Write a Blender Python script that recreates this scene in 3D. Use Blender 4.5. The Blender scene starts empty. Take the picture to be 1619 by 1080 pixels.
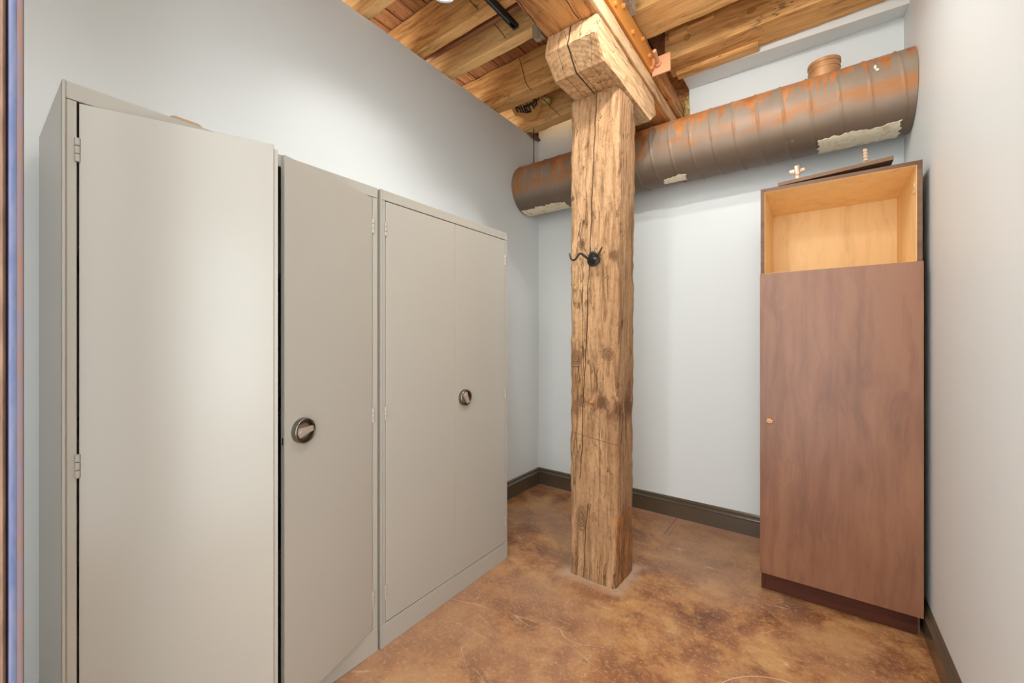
import bpy, bmesh, math, random
from mathutils import Vector, Matrix, noise
R = math.radians
rnd = random.Random(7)
sc = bpy.context.scene
COL = sc.collection
CAM_Z = 1.33

# ------------------------------------------------------------------ camera, world, lights, exposure
cam = bpy.data.cameras.new('camera'); camo = bpy.data.objects.new('camera', cam); COL.objects.link(camo)
cam.sensor_width = 36.0; cam.lens = 646 / 1619 * 36; cam.shift_y = -3 / 1619
cam.clip_start = 0.02
camo.location = (0, 0, CAM_Z); camo.rotation_euler = (R(90), 0, R(36.5))
sc.camera = camo
sc.view_settings.view_transform = 'Standard'; sc.view_settings.look = 'None'
sc.view_settings.gamma = 1; sc.view_settings.exposure = 0.48; sc.view_settings.use_curve_mapping = False
world = bpy.data.worlds.new('world'); sc.world = world; world.use_nodes = True
bg = world.node_tree.nodes['Background']; bg.inputs[0].default_value = (0.96, 1.0, 1.0, 1); bg.inputs[1].default_value = 3.1

def spot(name, loc, target, power, angle=110, blend=0.6, size=0.04, color=(1, .995, .97)):
    l = bpy.data.lights.new(name, 'SPOT'); l.energy = power; l.spot_size = R(angle); l.spot_blend = blend
    l.shadow_soft_size = size; l.color = color
    o = bpy.data.objects.new(name, l); COL.objects.link(o); o.location = loc
    o.rotation_euler = (Vector(target) - Vector(loc)).to_track_quat('-Z', 'Y').to_euler()
    return o
HEAD = Vector((-1.41, 1.365, 2.945))
spot('track_spot', (HEAD.x - .02, HEAD.y - .02, HEAD.z - .03), (-1.55, 1.25, 1.0), 15, 150, .9, .04)
spot('ceiling_spot', (-.45, 1.40, 3.02), (-.75, 2.5, 1.3), 29, 150, .7, .035)
spot('ceiling_spot', (-.30, 1.86, 3.08), (-.2, 2.9, 1.2), 14, 150, .7, .03)
spot('ceiling_spot', (-.35, .45, 3.08), (-1.35, 1.2, .2), 17, 150, .9, .06)
spot('ceiling_spot', (-.70, -.30, 3.0), (.1, 1.6, .6), 28, 150, .9, .08)
spot('ceiling_spot', (-.95, 1.05, 3.08), (.41, 1.75, 1.15), 20, 110, .9, .04)
# added unseen area light behind the camera; gives the left cabinet door its reflection
wl = bpy.data.lights.new('added_glint_light', 'AREA'); wl.shape = 'RECTANGLE'; wl.size = .42; wl.size_y = 1.7; wl.energy = 10; wl.color = (.88, .94, 1)
wo = bpy.data.objects.new('added_glint_light', wl); COL.objects.link(wo); wo.location = (1.63, -.97, 1.45)
wo.rotation_euler = (Vector((-1.37, .50, 1.45)) - wo.location).to_track_quat('-Z', 'Y').to_euler()

# ------------------------------------------------------------------ node helper
class NT:
    def __init__(s, name):
        s.m = bpy.data.materials.new(name); s.m.use_nodes = True; s.t = s.m.node_tree
        s.b = s.t.nodes['Principled BSDF']; s._c = None
    def n(s, typ, **kw):
        x = s.t.nodes.new(typ)
        for k, v in kw.items(): setattr(x, k, v)
        return x
    def put(s, sock, v):
        if v is None: return
        if hasattr(v, 'is_output'): s.t.links.new(v, sock)
        else:
            if sock.type == 'RGBA' and len(v) == 3: v = (*v, 1)
            sock.default_value = v
    def co(s):
        if s._c is None: s._c = s.n('ShaderNodeTexCoord').outputs['Object']
        return s._c
    def mp(s, scale=(1, 1, 1), loc=(0, 0, 0), rot=(0, 0, 0), v=None):
        x = s.n('ShaderNodeMapping'); s.put(x.inputs['Vector'], v or s.co())
        x.inputs['Scale'].default_value = scale; x.inputs['Location'].default_value = loc; x.inputs['Rotation'].default_value = rot
        return x.outputs[0]
    def xyz(s, v=None):
        x = s.n('ShaderNodeSeparateXYZ'); s.put(x.inputs[0], v or s.co()); return x.outputs
    def cxyz(s, x=0., y=0., z=0.):
        c = s.n('ShaderNodeCombineXYZ'); s.put(c.inputs[0], x); s.put(c.inputs[1], y); s.put(c.inputs[2], z); return c.outputs[0]
    def noise(s, v, scale=5, detail=4, rough=.55, dist=0):
        x = s.n('ShaderNodeTexNoise'); s.put(x.inputs['Vector'], v); x.inputs['Scale'].default_value = scale
        x.inputs['Detail'].default_value = detail; x.inputs['Roughness'].default_value = rough; x.inputs['Distortion'].default_value = dist
        return x.outputs[0]
    def voro(s, v, scale=5, feature='F1', rnd_=1.):
        x = s.n('ShaderNodeTexVoronoi', feature=feature); s.put(x.inputs['Vector'], v); x.inputs['Scale'].default_value = scale
        x.inputs['Randomness'].default_value = rnd_
        return x.outputs['Distance']
    def ramp(s, f, stops, interp='LINEAR'):
        x = s.n('ShaderNodeValToRGB'); s.put(x.inputs[0], f); e = x.color_ramp.elements; x.color_ramp.interpolation = interp
        while len(e) < len(stops): e.new(.5)
        for i, (p, c) in enumerate(stops):
            e[i].position = p; e[i].color = (c, c, c, 1) if isinstance(c, (int, float)) else (*c[:3], 1)
        return x.outputs[0]
    def math(s, op, a, b=0., c=None, clamp=False):
        x = s.n('ShaderNodeMath', operation=op, use_clamp=clamp); s.put(x.inputs[0], a); s.put(x.inputs[1], b)
        if c is not None: s.put(x.inputs[2], c)
        return x.outputs[0]
    def mr(s, v, a, b, c=0., d=1.):
        x = s.n('ShaderNodeMapRange'); s.put(x.inputs[0], v)
        for i, q in enumerate((a, b, c, d)): s.put(x.inputs[i + 1], q)
        x.interpolation_type = 'SMOOTHSTEP'
        return x.outputs[0]
    def mix(s, f, a, b, mode='MIX'):
        x = s.n('ShaderNodeMix', data_type='RGBA', blend_type=mode)
        s.put(x.inputs['Factor'], f); s.put(x.inputs['A'], a); s.put(x.inputs['B'], b); return x.outputs['Result']
    def bump(s, h, strength=.3, dist=.01):
        x = s.n('ShaderNodeBump'); x.inputs['Strength'].default_value = strength; x.inputs['Distance'].default_value = dist
        s.put(x.inputs['Height'], h); s.t.links.new(x.outputs[0], s.b.inputs['Normal'])
    def fin(s, color=None, rough=None, metal=None, spec=None):
        s.put(s.b.inputs['Base Color'], color); s.put(s.b.inputs['Roughness'], rough); s.put(s.b.inputs['Metallic'], metal)
        s.put(s.b.inputs['Specular IOR Level'], spec)
        return s.m

def lin(r, g, b):
    f = lambda c: (c / 255 / 12.92) if c / 255 <= .04045 else ((c / 255 + .055) / 1.055) ** 2.4
    return (f(r), f(g), f(b))

def paint(name, rgb, rough=.6, bump=.05, bscale=180, vary=.02, metal=0, spec=.5):
    t = NT(name); nz = t.noise(t.co(), 2.2, 3)
    a = tuple(c * (1 - vary) for c in rgb); b = tuple(min(1, c * (1 + vary)) for c in rgb)
    col = t.mix(nz, a, b)
    if bump: t.bump(t.noise(t.co(), bscale, 2), bump, .002)
    return t.fin(col, rough, metal, spec)

def wood(name, light, mid, dark, axis='Z', scale=1., grain=1., bump=.5, crackiness=.5, rough=.75, pitf=24, knots=(), cracks=(),
         scribe=(), face=None, extra=None, pits=True, spec=.25, seed=0.):
    """timber: stretched grain, fibres, drying cracks, knots (x,y,z,rx,rz) and long cracks (x0,slope,z0,z1,width) across local x / along z"""
    t = NT(name)
    st = {'X': (.09, 1, 1), 'Y': (1, .09, 1), 'Z': (1, 1, .09)}[axis]
    warp = t.noise(t.co(), 2.5, 2)
    base = t.mp(tuple(q * scale for q in st), (seed, seed * .7, seed * 1.3))
    vw = t.n('ShaderNodeVectorMath', operation='ADD'); t.put(vw.inputs[0], base); t.put(vw.inputs[1], t.mix(.06, (0, 0, 0), t.cxyz(warp, warp, warp))); v = vw.outputs[0]
    broad = t.noise(t.mp(tuple(q ** .5 for q in st), (seed, 2, 1)), 3.2, 4, .6, .4)
    fib = t.noise(v, 38, 5, .65, .3); fine = t.noise(v, 150, 3, .7)
    col = t.ramp(t.mix(.45, broad, fib), [(.30, dark), (.43, mid), (.57, light)])
    g = t.ramp(fib, [(.36, .55), (.52, 1)])
    col = t.mix(.55 * grain, col, g, 'MULTIPLY')
    lines = t.ramp(t.noise(v, 22, 2, .4, .2), [(.485, 1), (.5, .25), (.515, 1)])
    lm = t.math('MULTIPLY', t.ramp(t.noise(t.co(), 3, 2), [(.5, 0), (.62, 1)]), crackiness)
    col = t.mix(lm, col, t.mix(1, col, lines, 'MULTIPLY'))
    h = t.math('ADD', t.math('MULTIPLY', fib, .8), t.math('MULTIPLY', fine, .35))
    h = t.math('ADD', h, t.math('MULTIPLY', lines, t.math('MULTIPLY', lm, .8)))
    if pits:
        pv = t.voro(t.mp({'X': (.35, 1, 1), 'Y': (1, .35, 1), 'Z': (1, 1, .35)}[axis]), pitf)
        pit = t.mr(pv, .05, .09)
        pitm = t.mix(t.ramp(t.noise(t.co(), 9, 1), [(.5, 0), (.56, 1)]), (1, 1, 1), pit)
        col = t.mix(.8, col, pitm, 'MULTIPLY'); h = t.math('ADD', h, t.math('MULTIPLY', pitm, .8))
    X, Y, Z = t.xyz()
    AL = Y if axis == 'Y' else Z
    one = None
    if face: one = t.math('LESS_THAN', Y, face)
    for (x0, sl, z0, z1, w) in cracks:
        wig = t.math('MULTIPLY', t.math('SUBTRACT', t.noise(t.cxyz(x0 * 10, 0., AL), 6, 3), .5), .03)
        cen = t.math('ADD', t.math('MULTIPLY', t.math('SUBTRACT', AL, z0), sl), x0)
        d = t.math('ABSOLUTE', t.math('SUBTRACT', X, t.math('ADD', cen, wig)))
        m = t.mr(d, w, w * .3)
        m = t.math('MULTIPLY', m, t.math('MULTIPLY', t.math('GREATER_THAN', AL, z0), t.math('LESS_THAN', AL, z1)))
        if one: m = t.math('MULTIPLY', m, one)
        col = t.mix(m, col, tuple(c * .1 for c in dark)); h = t.math('SUBTRACT', h, t.math('MULTIPLY', m, 2.))
    for (kx, ky, kz, rx, rz) in knots:
        v2 = t.mp((1 / rx, 1 / rx if ky is not None else 0, 1 / rz), (-kx / rx, -(ky or 0) / rx, -kz / rz))
        ln = t.n('ShaderNodeVectorMath', operation='LENGTH'); t.put(ln.inputs[0], v2)
        d = t.math('ADD', ln.outputs['Value'], t.math('MULTIPLY', t.noise(t.co(), 22, 4, .7), .9))
        ring = t.math('MULTIPLY', t.math('SINE', t.math('MULTIPLY', d, 19.)), .5)
        m = t.mr(d, 1.9, 1.0)
        if ky is None and one: m = t.math('MULTIPLY', m, one)
        edge = t.math('MULTIPLY', t.mr(t.math('ABSOLUTE', t.math('SUBTRACT', d, 1.5)), .14, .0), one if (ky is None and one) else 1.)
        kc = t.mix(t.math('ADD', ring, .5), tuple(c * .3 for c in mid), tuple(c * .85 for c in mid))
        col = t.mix(t.math('MULTIPLY', m, .8), col, kc); col = t.mix(t.math('MULTIPLY', edge, t.ramp(t.noise(t.co(), 40, 2), [(.4, .1), (.6, .8)])), col, tuple(c * .3 for c in dark))
        h = t.math('ADD', h, t.math('MULTIPLY', m, t.math('MULTIPLY', ring, .6)))
    for (z0, sl, w) in scribe:
        d = t.math('ABSOLUTE', t.math('SUBTRACT', Z, t.math('ADD', t.math('MULTIPLY', X, sl), z0)))
        m = t.mr(d, w, w * .3)
        if one: m = t.math('MULTIPLY', m, one)
        col = t.mix(t.math('MULTIPLY', m, .8), col, tuple(c * .2 for c in dark))
    if extra: col, h = extra(t, col, h, X, Y, Z)
    t.bump(h, bump, .006)
    return t.fin(col, rough, 0, spec)

# ------------------------------------------------------------------ mesh helpers
ROUND = [False]
def link(name, bm, m, parent=None, loc=None, sharp=None, smooth=True):
    if sharp is None: sharp = 35 if ROUND[0] else 12
    ROUND[0] = False
    me = bpy.data.meshes.new(name); bmesh.ops.recalc_face_normals(bm, faces=bm.faces[:]); bm.to_mesh(me); bm.free()
    if smooth:
        for p in me.polygons: p.use_smooth = True
        me.set_sharp_from_angle(angle=R(sharp))
    for q in (m if isinstance(m, (list, tuple)) else [m]): me.materials.append(q)
    o = bpy.data.objects.new(name, me); COL.objects.link(o)
    if parent: o.parent = parent
    if loc: o.location = loc
    return o
def tag(o, label=None, cat=None, group=None, kind=None):
    if label: o['label'] = label
    if cat: o['category'] = cat
    if group: o['group'] = group
    if kind: o['kind'] = kind
    return o
def empty(name, loc, label, cat, group=None, rz=0):
    o = bpy.data.objects.new(name, None); COL.objects.link(o); o.location = loc; o.rotation_euler = (0, 0, rz); o.empty_display_size = .05
    return tag(o, label, cat, group)
def box(bm, x0, x1, y0, y1, z0, z1, bev=0., mat=0, rot=None, seg=2):
    g = bmesh.ops.create_cube(bm, size=1)
    vs = g['verts']; c = Vector(((x0 + x1) / 2, (y0 + y1) / 2, (z0 + z1) / 2))
    for v in vs: v.co = Vector((v.co.x * (x1 - x0), v.co.y * (y1 - y0), v.co.z * (z1 - z0))) + c
    fs = list({f for v in vs for f in v.link_faces})
    for f in fs: f.material_index = mat
    allv = set(vs)
    if bev > 0:
        es = list({e for v in vs for e in v.link_edges})
        r = bmesh.ops.bevel(bm, geom=es, offset=bev, segments=seg, affect='EDGES', profile=.5)
        allv = set(r['verts']) | {v for v in vs if v.is_valid}
        for f in r['faces']: f.material_index = mat
    if rot: bmesh.ops.transform(bm, matrix=rot, verts=[v for v in allv if v.is_valid])
    return bm
def B(): return bmesh.new()
def tube(bm, pts, rad, n=10, cap=True, mat=0):
    ROUND[0] = True; pts = [Vector(p) for p in pts]; rads = rad if isinstance(rad, (list, tuple)) else [rad] * len(pts)
    rings = []; up = Vector((0, 0, 1)); t0 = (pts[1] - pts[0]).normalized()
    if abs(t0.dot(up)) > .9: up = Vector((1, 0, 0))
    for i, p in enumerate(pts):
        t = ((pts[min(i + 1, len(pts) - 1)] - pts[max(i - 1, 0)])).normalized()
        a = t.cross(up).normalized(); b = a.cross(t).normalized(); up = b
        rings.append([bm.verts.new(p + (a * math.cos(2 * math.pi * k / n) + b * math.sin(2 * math.pi * k / n)) * rads[i]) for k in range(n)])
    for r0, r1 in zip(rings, rings[1:]):
        for k in range(n): bm.faces.new((r0[k], r0[(k + 1) % n], r1[(k + 1) % n], r1[k])).material_index = mat
    if cap:
        bm.faces.new(rings[0][::-1]).material_index = mat; bm.faces.new(rings[-1]).material_index = mat
    return bm
def lathe(bm, prof, n=32, mtx=Matrix(), mat=0):
    """prof: (radius, height) list about local z"""
    ROUND[0] = True
    rings = []
    for (r, z) in prof:
        if r < 1e-6: rings.append([bm.verts.new(mtx @ Vector((0, 0, z)))])
        else: rings.append([bm.verts.new(mtx @ Vector((r * math.cos(2 * math.pi * k / n), r * math.sin(2 * math.pi * k / n), z))) for k in range(n)])
    for a, b in zip(rings, rings[1:]):
        for k in range(n):
            k2 = (k + 1) % n
            if len(a) == 1 and len(b) == 1: continue
            if len(a) == 1: f = bm.faces.new((a[0], b[k], b[k2]))
            elif len(b) == 1: f = bm.faces.new((a[k], a[k2], b[0]))
            else: f = bm.faces.new((a[k], a[k2], b[k2], b[k]))
            f.material_index = mat
    return bm
def rect_loop(x0, x1, y0, y1, n, ch):
    """rectangle outline with chamfered corners, subdivided"""
    c = [(x0 + ch, y0), (x1 - ch, y0), (x1, y0 + ch), (x1, y1 - ch), (x1 - ch, y1), (x0 + ch, y1), (x0, y1 - ch), (x0, y0 + ch)]
    out = []
    for i in range(8):
        a, b = c[i], c[(i + 1) % 8]; k = n if i % 2 == 0 else 2
        for j in range(k): out.append((a[0] + (b[0] - a[0]) * j / k, a[1] + (b[1] - a[1]) * j / k))
    return out
def timber(name, x0, x1, y0, y1, z0, z1, axis, m, amp=.004, ch=.008, n=8, step=.03, origin=None, parent=None, edge_amp=.5, mod=None):
    """rough-sawn beam as one lofted mesh with uneven faces and worn arrises, local to origin"""
    lo = (x0, y0, z0); hi = (x1, y1, z1); ai = 'XYZ'.index(axis); bi, ci = [(1, 2), (0, 2), (0, 1)][ai]
    L = hi[ai] - lo[ai]; k = max(2, int(L / step)); bm = B(); rings = []
    org = Vector(origin if origin else ((x0 + x1) / 2, (y0 + y1) / 2, z0))
    cb, cc = (lo[bi] + hi[bi]) / 2, (lo[ci] + hi[ci]) / 2
    for i in range(k + 1):
        a = lo[ai] + L * i / k; ring = []
        for (p, q) in rect_loop(lo[bi], hi[bi], lo[ci], hi[ci], n, ch):
            v = Vector((0, 0, 0)); v[ai] = a; v[bi] = p; v[ci] = q
            ns = v.copy(); ns[ai] *= .5
            d = Vector((0, 0, 0)); d[bi] = p - cb; d[ci] = q - cc
            corner = min(abs(abs(p - cb) - (hi[bi] - lo[bi]) / 2), 1) < ch * 1.2 and abs(abs(q - cc) - (hi[ci] - lo[ci]) / 2) < ch * 1.2
            s = noise.noise(ns * 6) * amp + noise.noise(v * 22 + Vector((5, 5, 5))) * amp * .5
            if corner: s -= abs(noise.noise(v * 9)) * amp * edge_amp * 3
            v = v + d.normalized() * s
            if mod: v = mod(v)
            ring.append(bm.verts.new(v - org))
        rings.append(ring)
    N = len(rings[0])
    for r0, r1 in zip(rings, rings[1:]):
        for j in range(N): bm.faces.new((r0[j], r0[(j + 1) % N], r1[(j + 1) % N], r1[j]))
    bm.faces.new(rings[0][::-1]); bm.faces.new(rings[-1])
    if parent is not None:
        return link(name, bm, m, parent, org - parent.location, sharp=38)
    return link(name, bm, m, None, org, sharp=38)
Z = lambda zr: zr + CAM_Z

# ------------------------------------------------------------------ materials
M = {}
M['wall'] = paint('wall_paint', (.765, .80, .793), .5, .06, 240, .012)
t = NT('stained_concrete')
n1 = t.noise(t.mp((1, 1, 1)), 3.4, 8, .66, .15); n2 = t.noise(t.mp(loc=(4, 2, 0)), 9, 8, .7, .15); n3 = t.noise(t.mp(loc=(9, 1, 3)), 1.1, 3, .5)
col = t.ramp(n1, [(.36, lin(120, 74, 44)), (.45, lin(152, 98, 60)), (.52, lin(176, 122, 76)), (.62, lin(200, 152, 98))])
col = t.mix(t.ramp(n2, [(.50, 0), (.62, .55)]), col, lin(206, 152, 92))
col = t.mix(t.ramp(n2, [(.34, .65), (.46, 0)]), col, lin(124, 78, 52))
col = t.mix(t.ramp(n3, [(.45, 0), (.62, .6)]), col, lin(168, 130, 104))
grit = t.noise(t.mp(loc=(1, 7, 0)), 60, 4, .7)
col = t.mix(t.ramp(grit, [(.53, 0), (.68, .5)]), col, lin(210, 172, 138))
def scratch(rot, sc_, thr, loc):
    w = t.mp((sc_ * .9, sc_ * 3.2, 1), loc, (0, 0, rot)); nn = t.noise(w, 1.6, 1, .4, .5)
    line = t.ramp(nn, [(.4965, 0), (.5, 1), (.5035, 0)])
    return t.math('MULTIPLY', line, t.ramp(t.noise(t.mp(loc=loc), 3, 2), [(thr + .02, 0), (thr + .08, 1)]))
for rot, s_, thr, loc in ((.5, 1.4, .5, (1, 3, 0)), (-.7, 1.6, .55, (4, 1, 0)), (1.5, 1.1, .55, (7, 7, 0)), (2.4, 1.3, .56, (2, 9, 0))):
    col = t.mix(t.math('MULTIPLY', scratch(rot, s_, thr, loc), .55), col, lin(222, 196, 168))
spk = t.voro(t.co(), 26); col = t.mix(t.math('MULTIPLY', t.mr(spk, .05, .03), .6), col, lin(225, 205, 180))
X, Y, Zz = t.xyz()
def ring_mark(cx, cy, r, w, a0x):
    d = t.n('ShaderNodeVectorMath', operation='LENGTH'); t.put(d.inputs[0], t.cxyz(t.math('SUBTRACT', X, cx), t.math('SUBTRACT', Y, cy), 0.))
    m = t.mr(t.math('ABSOLUTE', t.math('SUBTRACT', d.outputs['Value'], r)), w, w * .3)
    return t.math('MULTIPLY', m, t.math('LESS_THAN', X, a0x))
col = t.mix(t.math('MULTIPLY', ring_mark(-.02, 1.62, .30, .0035, .02), .7), col, lin(225, 190, 150))
# pale dust worked into the floor round the column foot
ax = t.math('SUBTRACT', t.math('ABSOLUTE', t.math('SUBTRACT', X, -.985)), .14); ay = t.math('SUBTRACT', t.math('ABSOLUTE', t.math('SUBTRACT', Y, 2.20)), .13)
dd = t.math('MAXIMUM', ax, ay); dd = t.math('ADD', dd, t.math('MULTIPLY', t.math('SUBTRACT', t.noise(t.co(), 14, 4), .5), .10))
col = t.mix(t.math('MULTIPLY', t.mr(dd, .085, -.01), .8), col, lin(196, 168, 142))
dw = t.math('ADD', t.math('SUBTRACT', 3.18, Y), t.math('MULTIPLY', t.math('SUBTRACT', t.noise(t.co(), 11, 4), .5), .12))
col = t.mix(t.math('MULTIPLY', t.mr(dw, .09, 0.), .45), col, lin(196, 156, 130))
jd = t.math('MULTIPLY', t.mr(t.math('ABSOLUTE', t.math('SUBTRACT', X, -.825)), .0035, .001), t.math('GREATER_THAN', Y, 2.87))
jd2 = t.math('MULTIPLY', t.mr(t.math('ABSOLUTE', t.math('SUBTRACT', X, -.795)), .002, .0005), t.math('MULTIPLY', t.math('GREATER_THAN', Y, 2.86), t.math('LESS_THAN', Y, 3.05)))
col = t.mix(t.math('MULTIPLY', t.math('MAXIMUM', jd, jd2), .8), col, lin(60, 40, 28))
rg = t.ramp(n2, [(.35, .36), (.65, .56)])
t.bump(t.math('ADD', t.math('MULTIPLY', grit, .3), n2), .12, .003)
M['floor'] = t.fin(col, rg, 0, .45)

M['bronze_trim'] = paint('dark_taupe_trim', lin(86, 73, 58), .26, .0, 200, .05, spec=.8)
M['cab'] = paint('beige_enamel', lin(174, 169, 159), .25, .03, 300, .012, spec=.5)
M['cab_in'] = paint('cabinet_inside', lin(120, 112, 100), .6, 0)
M['chrome'] = paint('brushed_nickel', lin(196, 188, 176), .3, .04, 300, .05, metal=1)
M['nickel_dark'] = paint('dark_nickel', lin(132, 126, 116), .3, .02, 300, .1, metal=1)
M['lever'] = paint('lever_nickel', lin(205, 196, 184), .35, .02, 300, .04, metal=.6)
M['black'] = paint('black_plastic', (.012, .012, .014), .35, 0)
M['black_steel'] = paint('black_steel', (.03, .028, .027), .45, .1, 200, .2, metal=.6)
M['white_strip'] = paint('pale_contact', (.55, .55, .55), .5, 0)
M['deck'] = wood('deck_boards', lin(168, 112, 68), lin(136, 86, 50), lin(90, 54, 32), 'Y', 1.2, 1, .5, .6, seed=3)
PL, PM, PD = lin(244, 198, 134), lin(226, 174, 108), lin(186, 128, 68)
M['joist'] = wood('pine_joist', PL, PM, PD, 'X', 1., .8, .45, .7, seed=1,
                  knots=[(-.35, -.1, .12, .03, .022), (.25, -.09, .05, .02, .02), (.1, -.09, .16, .016, .016)])
M['joist2'] = wood('pine_joist_knotty', lin(240, 192, 128), lin(218, 164, 100), lin(164, 108, 60), 'X', 1.1, .9, .5, 1., seed=6,
                   knots=[(-.46, -.12, .10, .02, .022), (-.1, -.11, .10, .018, .016), (.05, -.11, .06, .015, .013)])
M['girder'] = wood('girder_timber', lin(208, 152, 94), lin(166, 112, 66), lin(112, 68, 38), 'Y', 1., .9, .6, 1., seed=9, cracks=[(.022, .02, -1.6, .16, .0028), (-.080, -.03, -1.6, .15, .0035), (.09, .0, -1.6, .0, .0012)])
M['capital'] = wood('capital_timber', lin(226, 188, 144), lin(202, 160, 116), lin(158, 114, 74), 'Y', 1.15, 1, .9, 1., seed=4, rough=.85)
def endgrain(t, col, h, X, Y, Zq):
    # growth rings and the big drying split on the sawn nose
    ln = t.n('ShaderNodeVectorMath', operation='LENGTH'); t.put(ln.inputs[0], t.cxyz(t.math('ADD', X, .03), 0., t.math('SUBTRACT', Zq, -.18)))
    rr = t.math('ADD', ln.outputs['Value'], t.math('MULTIPLY', t.noise(t.co(), 7, 3), .02))
    ring = t.math('MULTIPLY', t.math('ADD', t.math('SINE', t.math('MULTIPLY', rr, 420.)), 1.), .5)
    col = t.mix(.22, col, t.mix(ring, (.45, .4, .35), (1, 1, 1)), 'MULTIPLY')
    return col, t.math('ADD', h, t.math('MULTIPLY', ring, .2))
M['capital_end'] = wood('capital_end_grain', lin(216, 176, 132), lin(196, 152, 108), lin(150, 106, 70), 'Z', 1., .9, .8, 1.0, seed=12, rough=.85,
                        cracks=[(-.03, .07, -.2, .7, .0042), (.055, -.25, -.2, .6, .0011), (-.095, .1, -.2, .7, .001), (.09, .35, -.2, .7, .001), (.02, .5, -.1, .7, .0008)], pits=False, extra=endgrain)
def col_extra(t, col, h, X, Y, Zq):
    # orange-brown worn foot on the right flank, grey-brown dirt, pale worn arris
    flank = t.mr(X, .128, .139)
    nz = t.noise(t.mp((1, 1, .25)), 26, 4, .7)
    low = t.math('MULTIPLY', flank, t.mr(t.math('ADD', Zq, t.math('MULTIPLY', nz, .05)), .42, .40))
    col = t.mix(t.math('MULTIPLY', low, .65), col, t.mix(t.ramp(nz, [(.42, 0), (.58, 1)]), lin(96, 56, 28), lin(206, 130, 62)))
    dirt = t.math('MULTIPLY', t.mr(Zq, 1.9, .8), t.ramp(t.noise(t.mp((1, 1, .4), (3, 3, 3)), 5, 5, .65), [(.42, 0), (.62, .55)]))
    col = t.mix(dirt, col, lin(150, 112, 80))
    saw = t.noise(t.mp((1.2, 1.2, 1), (2, 2, 2)), 42, 5, .75); col = t.mix(.5, col, t.ramp(saw, [(.36, .55), (.5, .95), (.6, 1.0)]), 'MULTIPLY'); h = t.math('ADD', h, t.math('MULTIPLY', saw, .9))
    ga = t.ramp(t.noise(t.mp((1, 1, .45), (7, 1, 4)), 15, 4, .7), [(.60, 0), (.66, 1)]); col = t.mix(t.math('MULTIPLY', ga, .55), col, lin(96, 62, 38)); h = t.math('SUBTRACT', h, t.math('MULTIPLY', ga, .8))
    smear = t.math('MULTIPLY', t.mr(t.math('ABSOLUTE', t.math('SUBTRACT', Zq, .97)), .13, .03), t.ramp(t.noise(t.mp((1, 1, .5)), 18, 4, .7), [(.45, 0), (.6, .8)]))
    col = t.mix(smear, col, lin(112, 74, 48))
    return col, h
M['column'] = wood('column_timber', lin(202, 162, 120), lin(172, 130, 91), lin(118, 82, 54), 'Z', 1.3, 1.25, 1., 1.3, seed=2, rough=.85, face=-.115, pitf=36,
                   knots=[(-.10, None, 1.22, .035, .045), (.095, None, 1.25, .034, .032), (.128, None, 1.775, .022, .024), (-.062, None, .985, .026, .03),
                          (.07, None, .985, .034, .03), (-.062, None, .33, .028, .065), (-.062, None, 1.86, .02, .03), (-.12, None, 2.13, .012, .014)],
                   cracks=[(-.07, .0475, .55, 2.74, .0026), (-.052, .06, -.02, .42, .0026), (-.055, .005, 1.0, 2.0, .0012), (-.10, .02, .4, 1.25, .0015), (-.09, .0, 0., .3, .001), (.05, .0, .5, 1.1, .001)],
                   scribe=[(.79, -.14, .0022)], extra=col_extra)
M['walnut'] = wood('walnut_veneer', lin(144, 99, 72), lin(130, 86, 62), lin(108, 70, 51), 'Z', .55, .22, .04, .15, rough=.36, pits=False, spec=.5, seed=20)
M['walnut_edge'] = wood('walnut_edge', lin(124, 94, 72), lin(108, 78, 58), lin(86, 60, 46), 'X', .8, .4, .05, .2, rough=.5, pits=False, seed=22)
M['walnut_dark'] = wood('toe_kick_veneer', lin(84, 44, 30), lin(62, 31, 22), lin(42, 20, 15), 'X', .8, .4, .05, .3, rough=.4, pits=False, seed=24)
M['maple'] = wood('maple_veneer', lin(248, 214, 158), lin(244, 206, 148), lin(232, 190, 132), 'Z', .5, .25, .02, .1, rough=.45, pits=False, seed=30)
M['grey_wood'] = wood('weathered_block', lin(190, 176, 156), lin(168, 150, 128), lin(130, 110, 90), 'Z', 1, .6, .5, .4, seed=33)
M['orange_steel'] = paint('ochre_painted_steel', lin(212, 140, 66), .5, .15, 60, .14)
M['tan_steel'] = paint('tan_painted_steel', lin(204, 148, 108), .55, .15, 60, .06)
M['copper'] = paint('brown_pipe', lin(150, 98, 70), .35, .03, 100, .08, metal=.3)
t = NT('yellow_insulation'); c = t.ramp(t.noise(t.co(), 40, 5, .7), [(.35, lin(150, 120, 60)), (.55, lin(222, 196, 120)), (.7, lin(236, 220, 170))])
t.bump(t.noise(t.co(), 60, 5, .8), 1, .01); M['insul'] = t.fin(c, .95)
M['kraft'] = paint('kraft_paper', lin(206, 154, 88), .7, .3, 40, .12)
M['ink'] = paint('black_ink', (.01, .01, .012), .7, 0)
M['dark_cavity'] = paint('dark_debris', lin(60, 40, 26), .9, .5, 60, .5)
M['rubble'] = paint('old_mortar', lin(120, 92, 66), .95, .8, 60, .6)
M['cardboard'] = paint('cardboard', lin(176, 146, 110), .8, .1, 100, .05)
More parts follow.
